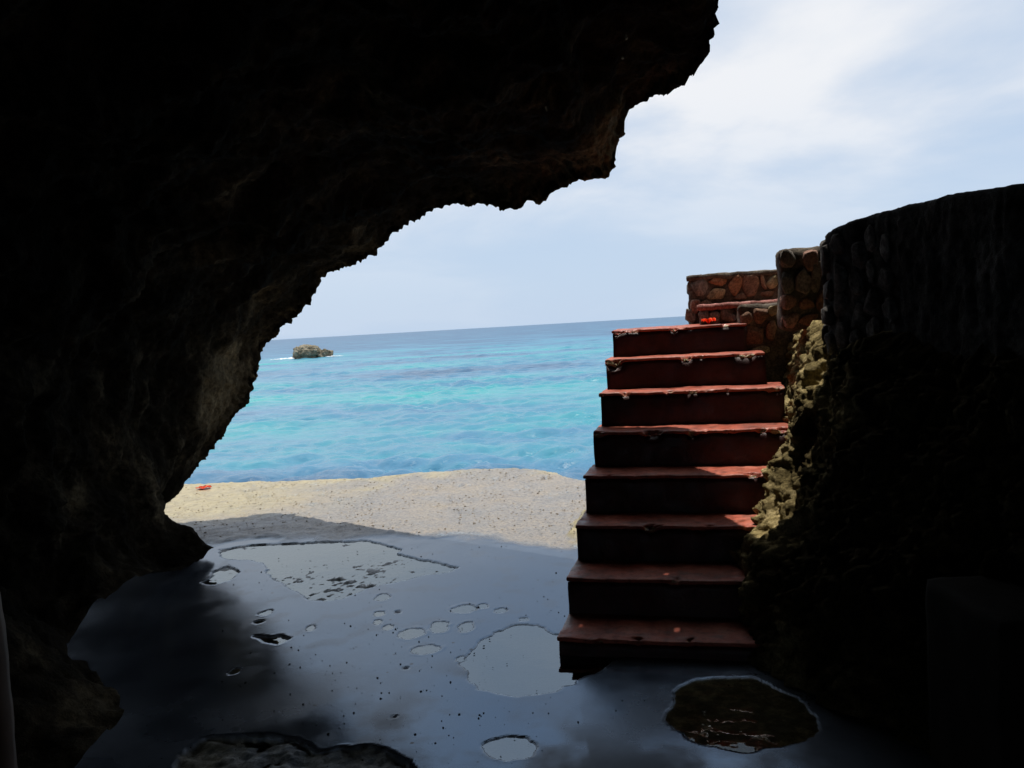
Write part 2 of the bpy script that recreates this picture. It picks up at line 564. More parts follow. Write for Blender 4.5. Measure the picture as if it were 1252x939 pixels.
M_petal = plain_mat('orange_petal', (0.85, 0.10, 0.015), 0.5, 0.15)
M_foam = plain_mat('sea_foam', (0.86, 0.88, 0.9), 0.8, 0.1, 3)
M_post = plain_mat('brown_wood', (0.10, 0.055, 0.032), 0.7, 0.3, 8)
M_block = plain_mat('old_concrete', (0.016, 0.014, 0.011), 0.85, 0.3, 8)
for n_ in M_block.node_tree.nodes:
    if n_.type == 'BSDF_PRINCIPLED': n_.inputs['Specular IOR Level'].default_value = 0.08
M_cap = rock_mat('worn_red_coping', (0.22, 0.075, 0.06), (0.36, 0.15, 0.125), (0.46, 0.27, 0.23), scale=3)

# ------------------------------------------------------------------ the cave: one mass of rock, mouth to back
MOUTH = [(-3.12, 7.1, -0.12), (-3.06, 7.05, 0.08), (-3.005, 7.01, 0.244), (-2.898, 7.055, 0.3), (-2.833, 7.105, 0.408), (-2.714, 7.19, 0.56), (-2.589, 7.275, 0.689), (-2.512, 7.34, 0.834), (-2.389, 7.43, 0.987), (-2.315, 7.5, 1.171), (-2.287, 7.54, 1.294), (-2.267, 7.585, 1.433), (-2.185, 7.645, 1.555), (-2.012, 7.57, 1.681), (-1.85, 7.46, 1.774), (-1.749, 7.405, 1.869), (-1.601, 7.335, 2.074), (-1.318, 7.125, 2.143), (-1.067, 6.94, 2.203), (-0.885, 6.83, 2.35), (-0.72, 6.725, 2.433), (-0.526, 6.59, 2.488), (-0.336, 6.445, 2.501), (-0.101, 6.25, 2.447), (0.079, 6.095, 2.385), (0.203, 6.005, 2.418), (0.321, 5.91, 2.398), (0.372, 5.84, 2.447), (0.524, 5.585, 2.479), (0.691, 5.485, 2.463), (0.761, 5.49, 2.549), (0.784, 5.505, 2.651), (0.825, 5.525, 2.785), (0.892, 5.535, 2.921), (1.02, 5.40, 2.95), (1.105, 5.0, 2.90), (1.15, 4.735, 2.935), (1.165, 4.54, 2.960), (1.201, 4.475, 3.114), (1.211, 4.5, 3.207), (1.25, 4.56, 3.5), (1.37, 4.68, 3.72), (1.55, 4.78, 3.85), (1.78, 4.72, 3.95), (2.1, 4.68, 4.0), (2.8, 4.8, 4.0), (3.8, 4.8, 3.6), (4.8, 4.7, 2.7), (5.4, 4.6, 1.4)]
BACK = [(-2.7, -4, -0.12), (-2.9, -4, 0.6), (-2.9, -4, 1.3), (-2.6, -4, 2.2), (-1.9, -4, 2.9), (-0.8, -4, 3.3), (0.6, -4, 3.4), (2.0, -4, 3.1), (3.2, -4, 2.6), (4.2, -4, 1.5)]
FOOT = [(-2.7, -4.2), (-2.2, -2.2), (-1.6, -0.3), (-1.28, 1.1), (-1.18, 2.3), (-1.26, 2.95), (-1.60, 3.45), (-1.98, 3.95), (-2.22, 4.5), (-2.2, 5.1), (-2.17, 5.6), (-2.18, 5.94), (-2.42, 6.12), (-2.74, 6.4), (-3.02, 6.75), (-3.16, 7.1), (-3.3, 8.0)]


def build_cave():
    NU = 980
    m = resample(MOUTH, NU)
    bk = resample(BACK, NU, 40)
    ms = smooth_rows(m, 45)                        # a gentler curve for the rock further in
    tng = np.gradient(smooth_rows(m, 30), axis=0)
    nx, nz = -tng[:, 2], tng[:, 0] + 1e-4
    nz = np.maximum(nz, 0.0) + 0.25 * np.hypot(tng[:, 0], tng[:, 2]) + 1e-3
    nrm = np.stack([nx, 0 * nx, nz], 1)
    nrm[:, 0] = np.where(m[:, 0] > 1.0, np.minimum(nrm[:, 0], 0) * 0.3, nrm[:, 0])
    nrm /= np.linalg.norm(nrm, axis=1)[:, None]
    nrm = smooth_rows(nrm, 30)
    rows = []
    for h, y in ((7.0, -6.0), (5.5, -4.0), (4.0, -2.0), (3.0, -0.9), (2.2, -0.4), (1.6, -0.2), (1.15, -0.1), (0.8, -0.05), (0.55, -0.02), (0.38, 0), (0.26, 0.01), (0.17, 0.01), (0.11, 0.01), (0.07, 0.01), (0.04, 0.008), (0.018, 0.004)):
        hh = h
        rows.append(m + nrm * hh + np.array([0, y, 0]) + (np.array([-0.25 * h, 0, 0.15 * h]) if h > 1 else 0))
    n_out = len(rows)
    fx = np.array(FOOT)
    ts = np.concatenate([np.linspace(0, 0.06, 36, endpoint=False), np.linspace(0.06, 0.62, 250, endpoint=False), np.linspace(0.62, 1.0, 40)])
    for t in ts:
        near = math.exp(-t / 0.03)
        p = (m * near + ms * (1 - near)) * (1 - t) + bk * t
        # roof and walls belly out a little between mouth and back
        p = p + nrm * (0.30 * math.sin(math.pi * t) + 0.13 * (1 - math.exp(-t / 0.010)) * math.exp(-t / 0.25) * sstep(0.15, 0.9, p[:, 2]))[:, None]
        y0 = p[0, 1]
        off = np.interp(y0, fx[:, 1], fx[:, 0]) - p[0, 0]
        fall = 0.32 + 0.45 * sstep(4.2, 3.0, np.array(y0)) - 0.21 * sstep(5.7, 6.3, np.array(y0))
        w = np.exp(-np.maximum(p[:, 2], 0) / fall) * (np.arange(NU) < NU * 0.42)
        p[:, 0] += off * w
        rows.append(p)
    c = np.array([0.3, -5.5, 1.2])
    for k in (0.25, 0.6, 0.97):
        q = rows[-1] * (1 - k) + c * k
        rows.append(q)
    P = np.array(rows)
    n = grid_normals(P)
    V = P.reshape(-1, 3)
    calm = np.ones(P.shape[:2])
    # relief: big bosses, then hollows, then the sharp pitted skin of weathered limestone
    m1 = sstep(-0.35, 0.4, fbm(V * 0.9 + 90, 2))
    d = 0.20 * fbm(V * 0.9 + 3.1, 3) + 0.07 * fbm(V * 2.6 + 11, 3) + 0.13 * karst(V, 2.1, 1) * (0.4 + m1) \
        + 0.060 * karst(V * np.array([1, 1, 0.7]), 6.5, 2) * (0.3 + 1.1 * sstep(-0.3, 0.4, fbm(V * 1.4 + 50, 2))) + 0.030 * karst(V, 15, 3) + 0.012 * fbm(V * 24, 3)
    d = d.reshape(P.shape[:2]) + 0.05
    fine = (0.055 * karst(V, 8, 4) + 0.045 * karst(V, 18, 5) + 0.018 * fbm(V * 17, 3) + 0.012 * fbm(V * 48.0, 2)).reshape(P.shape[:2])
    fine = fine - fine.mean() - 0.012
    idx = np.arange(len(P))[:, None]
    t_all = np.concatenate([np.zeros(n_out), ts, np.ones(3)])
    lip = np.exp(-np.abs(t_all) / 0.035)[:, None]
    lip[:n_out - 8] = np.linspace(0, 1, n_out - 8)[:, None] * 0.8
    D = d * (1 - lip) + fine * lip
    D = D * (1 - 0.45 * np.exp(-np.maximum(P[..., 2], 0) / 0.5) * sstep(4.6, 3.4, P[..., 1]))
    D = D * (1 - 0.85 * np.exp(-np.maximum(P[..., 2], 0) / 0.4) * sstep(5.6, 6.3, P[..., 1]))
    # the inside face is the side towards the tunnel; normal sign is checked against its axis
    axis = np.array([0.2, 0, 1.3])
    sgn = np.sign(np.einsum('ijk,ijk->ij', n[n_out + 60:n_out + 200], (axis - P[n_out + 60:n_out + 200]) * np.array([1, 0, 1])).mean())
    P2 = P + n * sgn * D[..., None]
    # a few finger-wide holes through the roof let streaks of sun down to the lowest steps
    F = grid_faces(P.shape[0], NU, sgn < 0)
    keep = np.ones((P.shape[0] - 1, NU - 1), bool)
    sd = np.array(SUN)
    for tgt in ((0.27, 3.94, 0.082), (0.565, 3.828, 0.082), (0.70, 3.807, 0.082), (0.715, 4.07, 0.264)):
        for r0, r1, rr in ((0, n_out - 1, 0.03), (n_out - 1, len(P) - 1, 0.007)):
            best = np.full((r1 - r0, NU - 1), 9.0)
            for f in np.linspace(0, 1, 9):
                q = P2[r0:r1, :-1] * (1 - f) + P2[r0 + 1:r1 + 1, :-1] * f - np.array(tgt)
                dist = np.linalg.norm(q - (q @ sd)[..., None] * sd, axis=2)
                best = np.minimum(best, np.where(q @ sd > 0, dist, 9))
            keep[r0:r1] &= best > rr
    F = F[keep.ravel()]
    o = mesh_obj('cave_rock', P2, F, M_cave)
    rag = fbm(V * 2.1 + 70, 4)
    pale = np.zeros(len(V))
    for c_, r_ in (((-1.45, 2.9, 0.25), 0.55), ((-2.5, 6.95, 1.15), 0.42), ((-2.0, 4.9, 0.15), 0.3), ((0.75, 5.3, 2.6), 0.35)):  # first spot brightens the near boulder in place of skylight
        pale = np.maximum(pale, sstep(1.15, 0.35, np.linalg.norm(V - np.array(c_), axis=1) / r_ + 0.55 * rag))
    attr(o, 'pale', pale)
    tag(o, kind='structure')


build_cave()

# ------------------------------------------------------------------ floor and platform, one sheet with spalled hollows
HOLLOWS = {
    'wide': ([(-2.102, 6.209), (-1.79, 6.212), (-1.472, 6.189), (-1.153, 6.142), (-1.007, 5.993), (-0.865, 5.829), (-0.874, 5.724), (-0.718, 5.569), (-0.508, 5.39), (-0.421, 5.298), (-0.459, 5.234), (-0.623, 5.177), (-0.815, 5.061), (-0.997, 4.934), (-1.072, 4.81), (-1.182, 4.756), (-1.278, 4.817), (-1.342, 4.918), (-1.501, 5.138), (-1.658, 5.322), (-1.72, 5.461), (-1.714, 5.535), (-1.81, 5.691), (-1.954, 5.802), (-2.067, 5.825), (-2.194, 5.936), (-2.274, 6.13)], 0.016, 0.0105),
    'side': ([(-2.09, 5.298), (-2.092, 5.609), (-2.054, 5.7), (-1.933, 5.521), (-1.927, 5.355), (-1.984, 5.211)], 0.011, 0.008),
    'steps': ([(-0.301, 3.709), (-0.26, 3.554), (-0.202, 3.463), (-0.096, 3.394), (0.007, 3.365), (0.094, 3.393), (0.186, 3.461), (0.273, 3.55), (0.385, 3.64), (0.45, 3.76), (0.40, 3.9), (0.25, 4.0), (0.133, 4.048), (0.051, 4.175), (-0.055, 4.203), (-0.16, 4.116), (-0.227, 3.995), (-0.284, 3.82)], 0.009, 0.002),
    'dark': ([(0.516, 3.061), (0.568, 3.212), (0.643, 3.368), (0.711, 3.439), (0.817, 3.442), (0.949, 3.415), (0.995, 3.337), (1.066, 3.2), (1.079, 3.059), (1.062, 2.946), (0.999, 2.88), (0.904, 2.862), (0.793, 2.834), (0.668, 2.86), (0.598, 2.939), (0.538, 3.014)], 0.012, 0.003),
    'small': ([(-0.181, 2.974), (-0.158, 3.032), (-0.096, 3.063), (-0.018, 3.028), (0.014, 2.952), (-0.012, 2.884), (-0.095, 2.86), (-0.155, 2.895)], 0.010, 0.002),
    'near': ([(-1.342, 2.928), (-1.328, 3.085), (-1.282, 3.175), (-1.17, 3.182), (-0.996, 3.142), (-0.887, 3.091), (-0.842, 3.061), (-0.806, 3.014), (-0.717, 3.035), (-0.607, 3.022), (-0.523, 2.976), (-0.451, 2.887), (-0.419, 2.813), (-0.407, 2.612), (-0.814, 2.584), (-1.238, 2.743)], 0.020, 0.020),
    'chip': ([(-1.431, 4.267), (-1.346, 4.242), (-1.289, 4.268), (-1.238, 4.192), (-1.269, 4.119), (-1.341, 4.152)], 0.012, 0.002),
}
SPOTS = [(-0.336, 4.5, 0.069, 0.067), (-0.451, 4.243, 0.048, 0.084), (-0.312, 4.22, 0.039, 0.071), (-0.593, 4.172, 0.065, 0.07), (-0.498, 3.941, 0.073, 0.052), (-0.835, 4.783, 0.045, 0.061), (-0.81, 4.5, 0.033, 0.04), (-0.798, 4.371, 0.023, 0.032), (-0.731, 4.275, 0.027, 0.037), (-1.48, 4.625, 0.034, 0.043), (-1.474, 4.48, 0.024, 0.027), (-1.152, 4.33, 0.023, 0.05), (-1.386, 3.805, 0.024, 0.039), (-0.551, 3.251, 0.01, 0.014), (-0.318, 3.805, 0.02, 0.029), (-0.569, 3.737, 0.015, 0.014), (-0.236, 4.524, 0.032, 0.041), (-0.134, 4.44, 0.032, 0.039), (-0.711, 4.51, 0.019, 0.027), (-0.011, 4.28, 0.022, 0.024)]
EDGE = [(-12, 9.6), (-6, 9.5), (-3.77, 9.26), (-2.9, 9.16), (-1.92, 9.03), (-0.9, 8.98), (-0.02, 8.88), (0.3, 8.6), (0.64, 8.15), (1.2, 7.95), (2.0, 7.9), (3.0, 8.2), (5, 8.0), (12, 7.5)]
SEA_Z = -1.3


FLOOR = {}


def floor_z(x, y):
    return FLOOR['z'][np.clip(np.searchsorted(FLOOR['ys'], y), 0, len(FLOOR['ys']) - 1), np.clip(np.searchsorted(FLOOR['xs'], x), 0, len(FLOOR['xs']) - 1)]


def build_floor():
    xs = np.concatenate([np.linspace(-10, -3.9, 22, endpoint=False), np.arange(-3.9, 1.5, 0.0105), np.linspace(1.5, 9, 26)])
    ys = [2.35]
    while ys[-1] < 9.7: ys.append(ys[-1] * 1.0033)
    ys = np.concatenate([np.linspace(-6, 2.35, 30, endpoint=False), ys])
    X, Y = np.meshgrid(xs, ys)
    P3 = np.stack([X, Y, 0 * X], -1)
    z = 0.006 * fbm(P3 * 0.8, 2) * 0.3
    start = np.interp(X, [-4, -2.0, -1.0, -0.2, 0.35, 0.8], [6.35, 6.3, 6.15, 5.95, 5.55, 5.3])
    dry = sstep(-0.07, 0.13, Y - start + 0.22 * fbm(P3 * 1.7 + 5, 4))
    pits = np.maximum(0, fbm(P3 * 5.5 + 61, 3) - 0.28) * sstep(6.6, 8.2, Y)
    z = z + dry * (0.020 * fbm(P3 * 1.3 + 2, 4) + 0.008 * fbm(P3 * 9, 3) + 0.010 - 0.07 * pits)
    z = z + 0.05 * np.exp(-(((X + 0.1) / 0.9) ** 2 + ((Y - 8.7) / 0.35) ** 2)) * dry
    patch = np.zeros_like(X)
    moss = np.zeros_like(X)
    wob = 0.028 * fbm(P3 * 7 + 31, 4)
    for key, (poly, dep, rough) in HOLLOWS.items():
        q = np.array(poly)
        sel = (X > q[:, 0].min() - 0.2) & (X < q[:, 0].max() + 0.2) & (Y > q[:, 1].min() - 0.2) & (Y < q[:, 1].max() + 0.2)
        sd = np.full(X.shape, 9.0)
        sd[sel] = poly_sd(X[sel], Y[sel], poly) + wob[sel]
        k = sstep(0.008, -0.010, sd)
        bed = -dep + rough * (0.9 * fbm(P3 * 11 + dep * 900, 5) + 0.55 * fbm(P3 * 2.2 + dep * 300, 2))
        if key == 'wide':                               # the near side of the big hollow is broken gravelly concrete
            gr = sstep(5.75, 5.0, Y + 0.5 * fbm(P3 * 1.6 + 3, 3))
            bed = bed + gr * (0.012 * fbm(P3 * 26, 3) + 0.004) + 0.004 * fbm(P3 * 20, 2)
            moss = np.maximum(moss, k * gr * 0.8)
        if key in ('dark', 'near'):
            moss = np.maximum(moss, k)
        z = z * (1 - k) + k * bed
        patch = np.maximum(patch, k)
        z = z + (0.0012 if key == 'dark' else 0.0026) * np.exp(-(sd / 0.010) ** 2) * (1 - k) * (0.5 + 1.0 * fbm(P3 * 6 + 3, 2))
    for x, y, a, b in SPOTS:
        r = np.hypot((X - x) / a, (Y - y) / b)
        sel = r < 2
        rr = r[sel] + 0.25 * fbm(P3[sel] * 22 + x, 2)
        k = sstep(1.12, 0.86, rr)
        z[sel] = z[sel] * (1 - k) - 0.006 * k
        patch[sel] = np.maximum(patch[sel], k * 0.85)
        z[sel] += 0.0016 * np.exp(-((rr - 1.12) / 0.12) ** 2)
    # rough lichened edge and the yellow lump beside the steps
    ex = np.interp(X, [p[0] for p in EDGE], [p[1] for p in EDGE]) + 0.10 * fbm(P3 * 2.2 + 77, 5)
    lich = sstep(-0.75, -0.05, Y - ex + 0.45 * fbm(P3 * 2.4 + 9, 4)) * sstep(0.2, -1.5, X)
    lich = np.maximum(lich * 0.85, 0.6 * sstep(-0.3, -0.02, Y - ex + 0.2 * fbm(P3 * 4 + 9, 3)))
    lich = np.maximum(lich, 0.75 * sstep(-1.2, -3.0, X + 0.5 * fbm(P3 * 1.1 + 14, 3)) * sstep(6.9, 7.6, Y + 0.3 * fbm(P3 * 2.6, 3)))
    lump = np.exp(-(((X - 0.52) / 0.22) ** 2 + ((Y - 5.98) / 0.55) ** 2) * 1.2)
    lump = lump * (0.7 + 0.7 * fbm(P3 * 5 + 21, 4))
    z = z + np.maximum(0, lump - 0.25) * 0.13 + np.maximum(0, lump - 0.25) * 0.06 * fbm(P3 * 16, 4)
    lich = np.maximum(lich, sstep(0.25, 0.5, lump))
    z = z - 2.6 * sstep(0.0, 0.55, Y - ex) - 0.03 * sstep(-0.25, 0.0, Y - ex)
    P3[..., 2] = z
    o = mesh_obj('cave_floor', P3, grid_faces(len(ys), len(xs)), M_floor)
    attr(o, 'dry', dry); attr(o, 'patch', patch); attr(o, 'moss', moss)
    st_ = sstep(-0.35, 0.45, fbm(P3 * 2.1 + 88, 6) + 0.25 * (X > 0.2)) * sstep(4.0, 2.95, Y + 0.5 * fbm(P3 * 1.1 + 8, 3))
    attr(o, 'stain', np.maximum(st_, 0.20 * sstep(0.15, 0.5, fbm(P3 * 5.0 + 18, 5))) * (1 - dry))
    FLOOR.update(xs=xs, ys=ys, z=z); attr(o, 'lichen', lich * dry)
    tag(o, kind='structure')


build_floor()


def build_puddles():
    for key, (poly, dep, rough) in HOLLOWS.items():
        q = np.array(poly)
        c = q.mean(0)
        bm = bmesh.new()
        lvl = {'wide': -0.0085, 'near': -0.030, 'chip': -0.009, 'side': -0.0075}.get(key, -0.0042)
        vs_ = []
        for p in q:
            d = p - c
            p2 = p + d / np.linalg.norm(d) * 0.035
            vs_.append(bm.verts.new((p2[0], p2[1], lvl)))
        f = bm.faces.new(vs_)
        bmesh.ops.triangulate(bm, faces=[f])
        bmesh.ops.recalc_face_normals(bm, faces=bm.faces[:])
        for f in bm.faces:
            if f.normal.z < 0: f.normal_flip()
        o = bm_obj('puddle', bm, M_film_dull if key in ('dark', 'near') else M_film, smooth=False)
        tag(o, kind='structure')

    for x, y, a, b in SPOTS:
        if a < 0.02: continue
        bm = bmesh.new()
        vs_ = [bm.verts.new((x + 1.25 * a * math.cos(t), y + 1.25 * b * math.sin(t), -0.0030)) for t in np.linspace(0, 2 * math.pi, 14, endpoint=False)]
        bm.faces.new(vs_)
        tag(bm_obj('puddle', bm, M_film, smooth=False), kind='structure')


build_puddles()


def build_grit():
    rng = np.random.RandomState(21)
    bm = bmesh.new()
    n = 0
    while n < 620:
        y = 2.5 + 3.4 * rng.rand() ** 1.3
        x = rng.uniform(-2.0, 1.1)
        if fbm(np.array([[x * 0.9, y * 0.9, 4.0]]), 2)[0] < rng.uniform(-0.5, 0.5): continue
        r = 0.0012 + 0.0030 * rng.rand() ** 3
        mat = Matrix.Translation((x, y, 0.0005 + r * 0.3)) @ Matrix.Rotation(rng.rand() * 6.28, 4, 'Z') @ Matrix.Diagonal((r * 1.5, r, r * 0.8, 1))
        bmesh.ops.create_icosphere(bm, subdivisions=1, radius=1.0, matrix=mat)
        n += 1
    for v in bm.verts: v.co += Vector(rng.uniform(-0.0006, 0.0006, 3))
    tag(bm_obj('grit', bm, M_grit, smooth=False), kind='stuff')


build_grit()


def build_gravel():
    rng = np.random.RandomState(8)
    n = 9000
    x = rng.uniform(-4.2, 0.9, n); y = rng.uniform(5.7, 9.0, n)
    p0 = np.stack([x, y, 0 * x], 1)
    start = np.interp(x, [-4, -2.0, -1.0, -0.2, 0.35, 0.8], [6.35, 6.3, 6.15, 5.95, 5.55, 5.3])
    edge = np.interp(x, [p[0] for p in EDGE], [p[1] for p in EDGE])
    ok = (y > start + 0.1 + 0.3 * rng.rand(n)) & (y < edge - 0.1) & (fbm(p0 * 1.6 + 71, 3) > rng.uniform(-0.5, 0.35, n))
    x, y = x[ok], y[ok]
    n = len(x)
    bm = bmesh.new()
    bmesh.ops.create_icosphere(bm, subdivisions=1, radius=1.0)
    bv = np.array([v.co[:] for v in bm.verts]); bf = np.array([[v.index for v in f.verts] for f in bm.faces])
    bm.free()
    r = 0.002 + 0.0062 * rng.rand(n) ** 3
    a = rng.rand(n) * 6.283
    sc = np.stack([r * rng.uniform(0.9, 1.7, n), r * rng.uniform(0.7, 1.2, n), r * rng.uniform(0.4, 0.8, n)], 1)
    V = bv[None] * sc[:, None] * (1 + rng.uniform(-0.18, 0.18, (n, len(bv), 1)))
    ca, sa = np.cos(a)[:, None], np.sin(a)[:, None]
    V = np.stack([V[..., 0] * ca - V[..., 1] * sa, V[..., 0] * sa + V[..., 1] * ca, V[..., 2]], -1)
    V = V + np.stack([x, y, floor_z(x, y) + r * 0.2], 1)[:, None]
    F = bf[None] + (np.arange(n) * len(bv))[:, None, None]
    tag(mesh_obj('gravel', V.reshape(-1, 3), F.reshape(-1, 3), M_gravel, smooth=False), kind='stuff')


build_gravel()

# ------------------------------------------------------------------ sea
def build_sea():
    ang = np.concatenate([np.linspace(-80, -34, 30, endpoint=False), np.linspace(-34, 24, 640, endpoint=False), np.linspace(24, 80, 40)])
    r = [6.5]
    while r[-1] < 150: r.append(r[-1] * 1.0045)
    while r[-1] < 40000: r.append(r[-1] * 1.25)
    r = np.array(r)
    A, Rr = np.meshgrid(np.radians(ang), r)
    X, Y = Rr * np.sin(A), Rr * np.cos(A)
    Z = np.zeros_like(X)
    rng = np.random.RandomState(11)
    space = np.maximum(Rr * 0.0016, Rr * 0.0052)
    dxx = np.zeros_like(X); dyy = np.zeros_like(X)
    env = 0.65 + 0.6 * fbm(np.stack([X * 0.09, Y * 0.13, 0 * X], -1), 3)
    for i in range(64):
        lam = 0.24 * (2.6 / 0.24) ** rng.rand()
        th = math.radians(-95 + rng.normal() * 50)
        k = 2 * math.pi / lam
        amp = 0.0100 * lam ** 0.88
        fade = np.clip((lam / space - 1.8) / 2.2, 0, 1)
        ph = k * (X * math.cos(th) + Y * math.sin(th)) + rng.rand() * 6.283
        Z += amp * fade * (np.sin(ph) + 0.25 * np.cos(2 * ph + 1.57 * 2)) * env
        dxx -= 0.9 * amp * fade * math.cos(th) * np.cos(ph) * env
        dyy -= 0.9 * amp * fade * math.sin(th) * np.cos(ph) * env
    P = np.stack([X + dxx, Y + dyy, SEA_Z + Z], -1)
    o = mesh_obj('sea', P, grid_faces(len(r), len(ang), True), M_sea)
    tag(o, kind='structure')


build_sea()

# ------------------------------------------------------------------ right-hand rock below the wall
BASE = [(1.95, 6.4), (1.85, 5.9), (1.62, 5.55), (1.52, 5.3), (1.42, 5.08), (1.36, 4.85), (1.3, 4.62), (1.20, 4.42), (1.10, 4.2), (1.06, 3.9), (1.05, 3.6), (1.09, 3.3), (1.24, 3.0), (1.5, 2.5), (1.75, 1.8), (1.9, 0), (1.9, -2), (1.8, -5)]
TOP = [(2.1, 6.4, 1.5), (2.0, 5.8, 1.5), (1.95, 5.55, 1.5), (1.93, 5.3, 1.46), (1.88, 5.02, 1.44), (1.78, 4.8, 1.44), (1.70, 4.62, 1.40), (1.64, 4.47, 1.38), (1.62, 4.30, 1.36), (1.65, 4.10, 1.34), (1.70, 3.82, 1.33), (1.76, 3.42, 1.32), (1.80, 2.95, 1.32), (1.90, 2.4, 1.32), (2.05, 1.6, 1.32), (2.23, 0, 1.3), (2.33, -2, 1.3), (2.3, -5, 1.3)]


def build_outcrop():
    B = np.array(BASE); T = np.array(TOP)
    seg = np.concatenate([[0], np.cumsum(np.linalg.norm(np.diff(B, axis=0), axis=1))])
    dens = np.concatenate([np.arange(0, 4.6, 0.011), np.linspace(4.6, seg[-1], 120)])
    B = smooth_rows(np.stack([np.interp(dens, seg, B[:, k]) for k in range(2)], 1), 14)
    T = smooth_rows(np.stack([np.interp(dens, seg, T[:, k]) for k in range(3)], 1), 14)
    rows = []
    for t in np.linspace(-0.08, 1, 130):
        h = T[:, 2] * t
        k = t ** 1.15 if t > 0 else 0
        rows.append(np.stack([B[:, 0] + (T[:, 0] - B[:, 0]) * k, B[:, 1] + (T[:, 1] - B[:, 1]) * k, h], 1))
    n_face = len(rows)
    behind = sstep(4.6, 4.4, T[:, 1])                    # only behind the wall does the ground rise to its top
    for dx, zz in ((0.06, 0.04), (0.13, 0.07), (0.25, 0.30), (0.4, 0.5), (0.8, 0.57), (1.6, 0.6), (4, 0.7), (9, 0.9)):
        up = zz * np.where(behind > 0.5, 1, 0.35 if dx < 0.5 else 0.8)
        rows.append(T + np.stack([np.full(len(T), dx), 0 * up, up], 1))
    P = np.array(rows)
    n = grid_normals(P)
    V = P.reshape(-1, 3)
    d = 0.10 * fbm(V * 1.7 + 60, 3) + 0.05 * fbm(V * 4.2 + 8, 3) + 0.035 * karst(V, 4.0, 6) + 0.038 * karst(V, 9.5, 7) + 0.050 * karst(V, 17, 8) + 0.044 * karst(V, 31, 9) - 0.03 * np.maximum(0, fbm(V * 13 + 80, 3) - 0.25)
    d = d.reshape(P.shape[:2])
    d[n_face + 2:] *= 0.4
    s = np.sign(-n[10:100, 200:400, 0].mean())
    P2 = P + n * s * d[..., None]
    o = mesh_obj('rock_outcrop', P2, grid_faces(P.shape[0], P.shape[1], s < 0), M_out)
    attr(o, 'inner_shade', sstep(-0.25, 0.35, 3.95 - V[:, 1] + 0.9 * fbm(V * 1.5 + 33, 4) + 0.35 * (V[:, 0] - 1.3)))  # painted shade deepens into the cave, its border broken up by noise
    tag(o, kind='structure')


build_outcrop()


# ------------------------------------------------------------------ generic rough masonry block
def rough_box(x0, x1, y0, y1, z0, z1, res=0.03, amp=0.012, freq=7.0, seed=0, rot=0.0, about=None, bevel=0.02):
    bm = bmesh.new()
    def face(o, a, b):
        na = max(1, int(round(np.linalg.norm(a) / res))); nb = max(1, int(round(np.linalg.norm(b) / res)))
        g = [[bm.verts.new(o + a * i / na + b * j / nb) for j in range(nb + 1)] for i in range(na + 1)]
        for i in range(na):
            for j in range(nb):
                bm.faces.new((g[i][j], g[i + 1][j], g[i + 1][j + 1], g[i][j + 1]))
    X, Y, Z = np.array([x1 - x0, 0, 0.]), np.array([0, y1 - y0, 0.]), np.array([0, 0, z1 - z0])
    o = np.array([x0, y0, z0])
    face(o, X, Z); face(o + Y, Z, X); face(o, Z, Y); face(o + X, Y, Z); face(o + Z, X, Y); face(o, Y, X)
    bmesh.ops.remove_doubles(bm, verts=bm.verts[:], dist=1e-4)
    co = np.array([v.co[:] for v in bm.verts])
    lo, hi = np.array([x0, y0, z0]), np.array([x1, y1, z1])
    inner = np.clip(co, lo + bevel, hi - bevel)
    dl = co - inner
    ln = np.linalg.norm(dl, axis=1)
    k = np.where(ln > bevel, bevel / np.maximum(ln, 1e-9), 1)
    co = inner + dl * k[:, None]
    s = seed * 13.7
    dv = np.stack([fbm(co * freq + s, 3), fbm(co * freq + s + 50, 3), fbm(co * freq + s + 90, 3)], 1) * amp
    co = co + dv
    if rot:
        c, sn = math.cos(rot), math.sin(rot)
        px, py = about
        dx, dy = co[:, 0] - px, co[:, 1] - py
        co[:, 0] = px + c * dx - sn * dy
        co[:, 1] = py + sn * dx + c * dy
    for v, p in zip(bm.verts, co): v.co = p
    return bm


def stone_bm(c, w, h, d, tilt=0.0, seed=0, yaw=0.0, square=0.72):
    bm = bmesh.new()
    bmesh.ops.create_icosphere(bm, subdivisions=3, radius=1.0)
    co = np.array([v.co[:] for v in bm.verts])
    co = np.sign(co) * np.abs(co) ** square
    co = co * (1 + 0.34 * fbm(co * 0.8 + seed * 7.7, 2) + 0.09 * fbm(co * 2.6 + seed * 3.1, 3))[:, None]
    co[:, 1] = np.sign(co[:, 1]) * np.minimum(np.abs(co[:, 1]), 0.72 + 0.12 * fbm(co * 1.7 + seed, 2))
    rs = np.random.RandomState(seed * 7 + 1)
    for k in range(11):                                  # broken faces
        n_ = rs.normal(size=3) * np.array([1, 0.7, 1]); n_ /= np.linalg.norm(n_)
        ex_ = np.maximum(0, co @ n_ - rs.uniform(0.66, 0.9))
        co = co - n_ * ex_[:, None] * 0.92
    co = co * (1 + 0.03 * fbm(co * 4.5 + seed, 3))[:, None]
    co = co / np.abs(co).max(0) * np.array([w / 2, d / 2, h / 2]) * 0.95
    ct, st = math.cos(tilt), math.sin(tilt)
    co = np.stack([co[:, 0] * ct - co[:, 2] * st, co[:, 1], co[:, 0] * st + co[:, 2] * ct], 1)
    cy, sy = math.cos(yaw), math.sin(yaw)
    co = np.stack([co[:, 0] * cy - co[:, 1] * sy, co[:, 0] * sy + co[:, 1] * cy, co[:, 2]], 1)
    for v, p in zip(bm.verts, co): v.co = Vector(p) + Vector(c)
    return bm


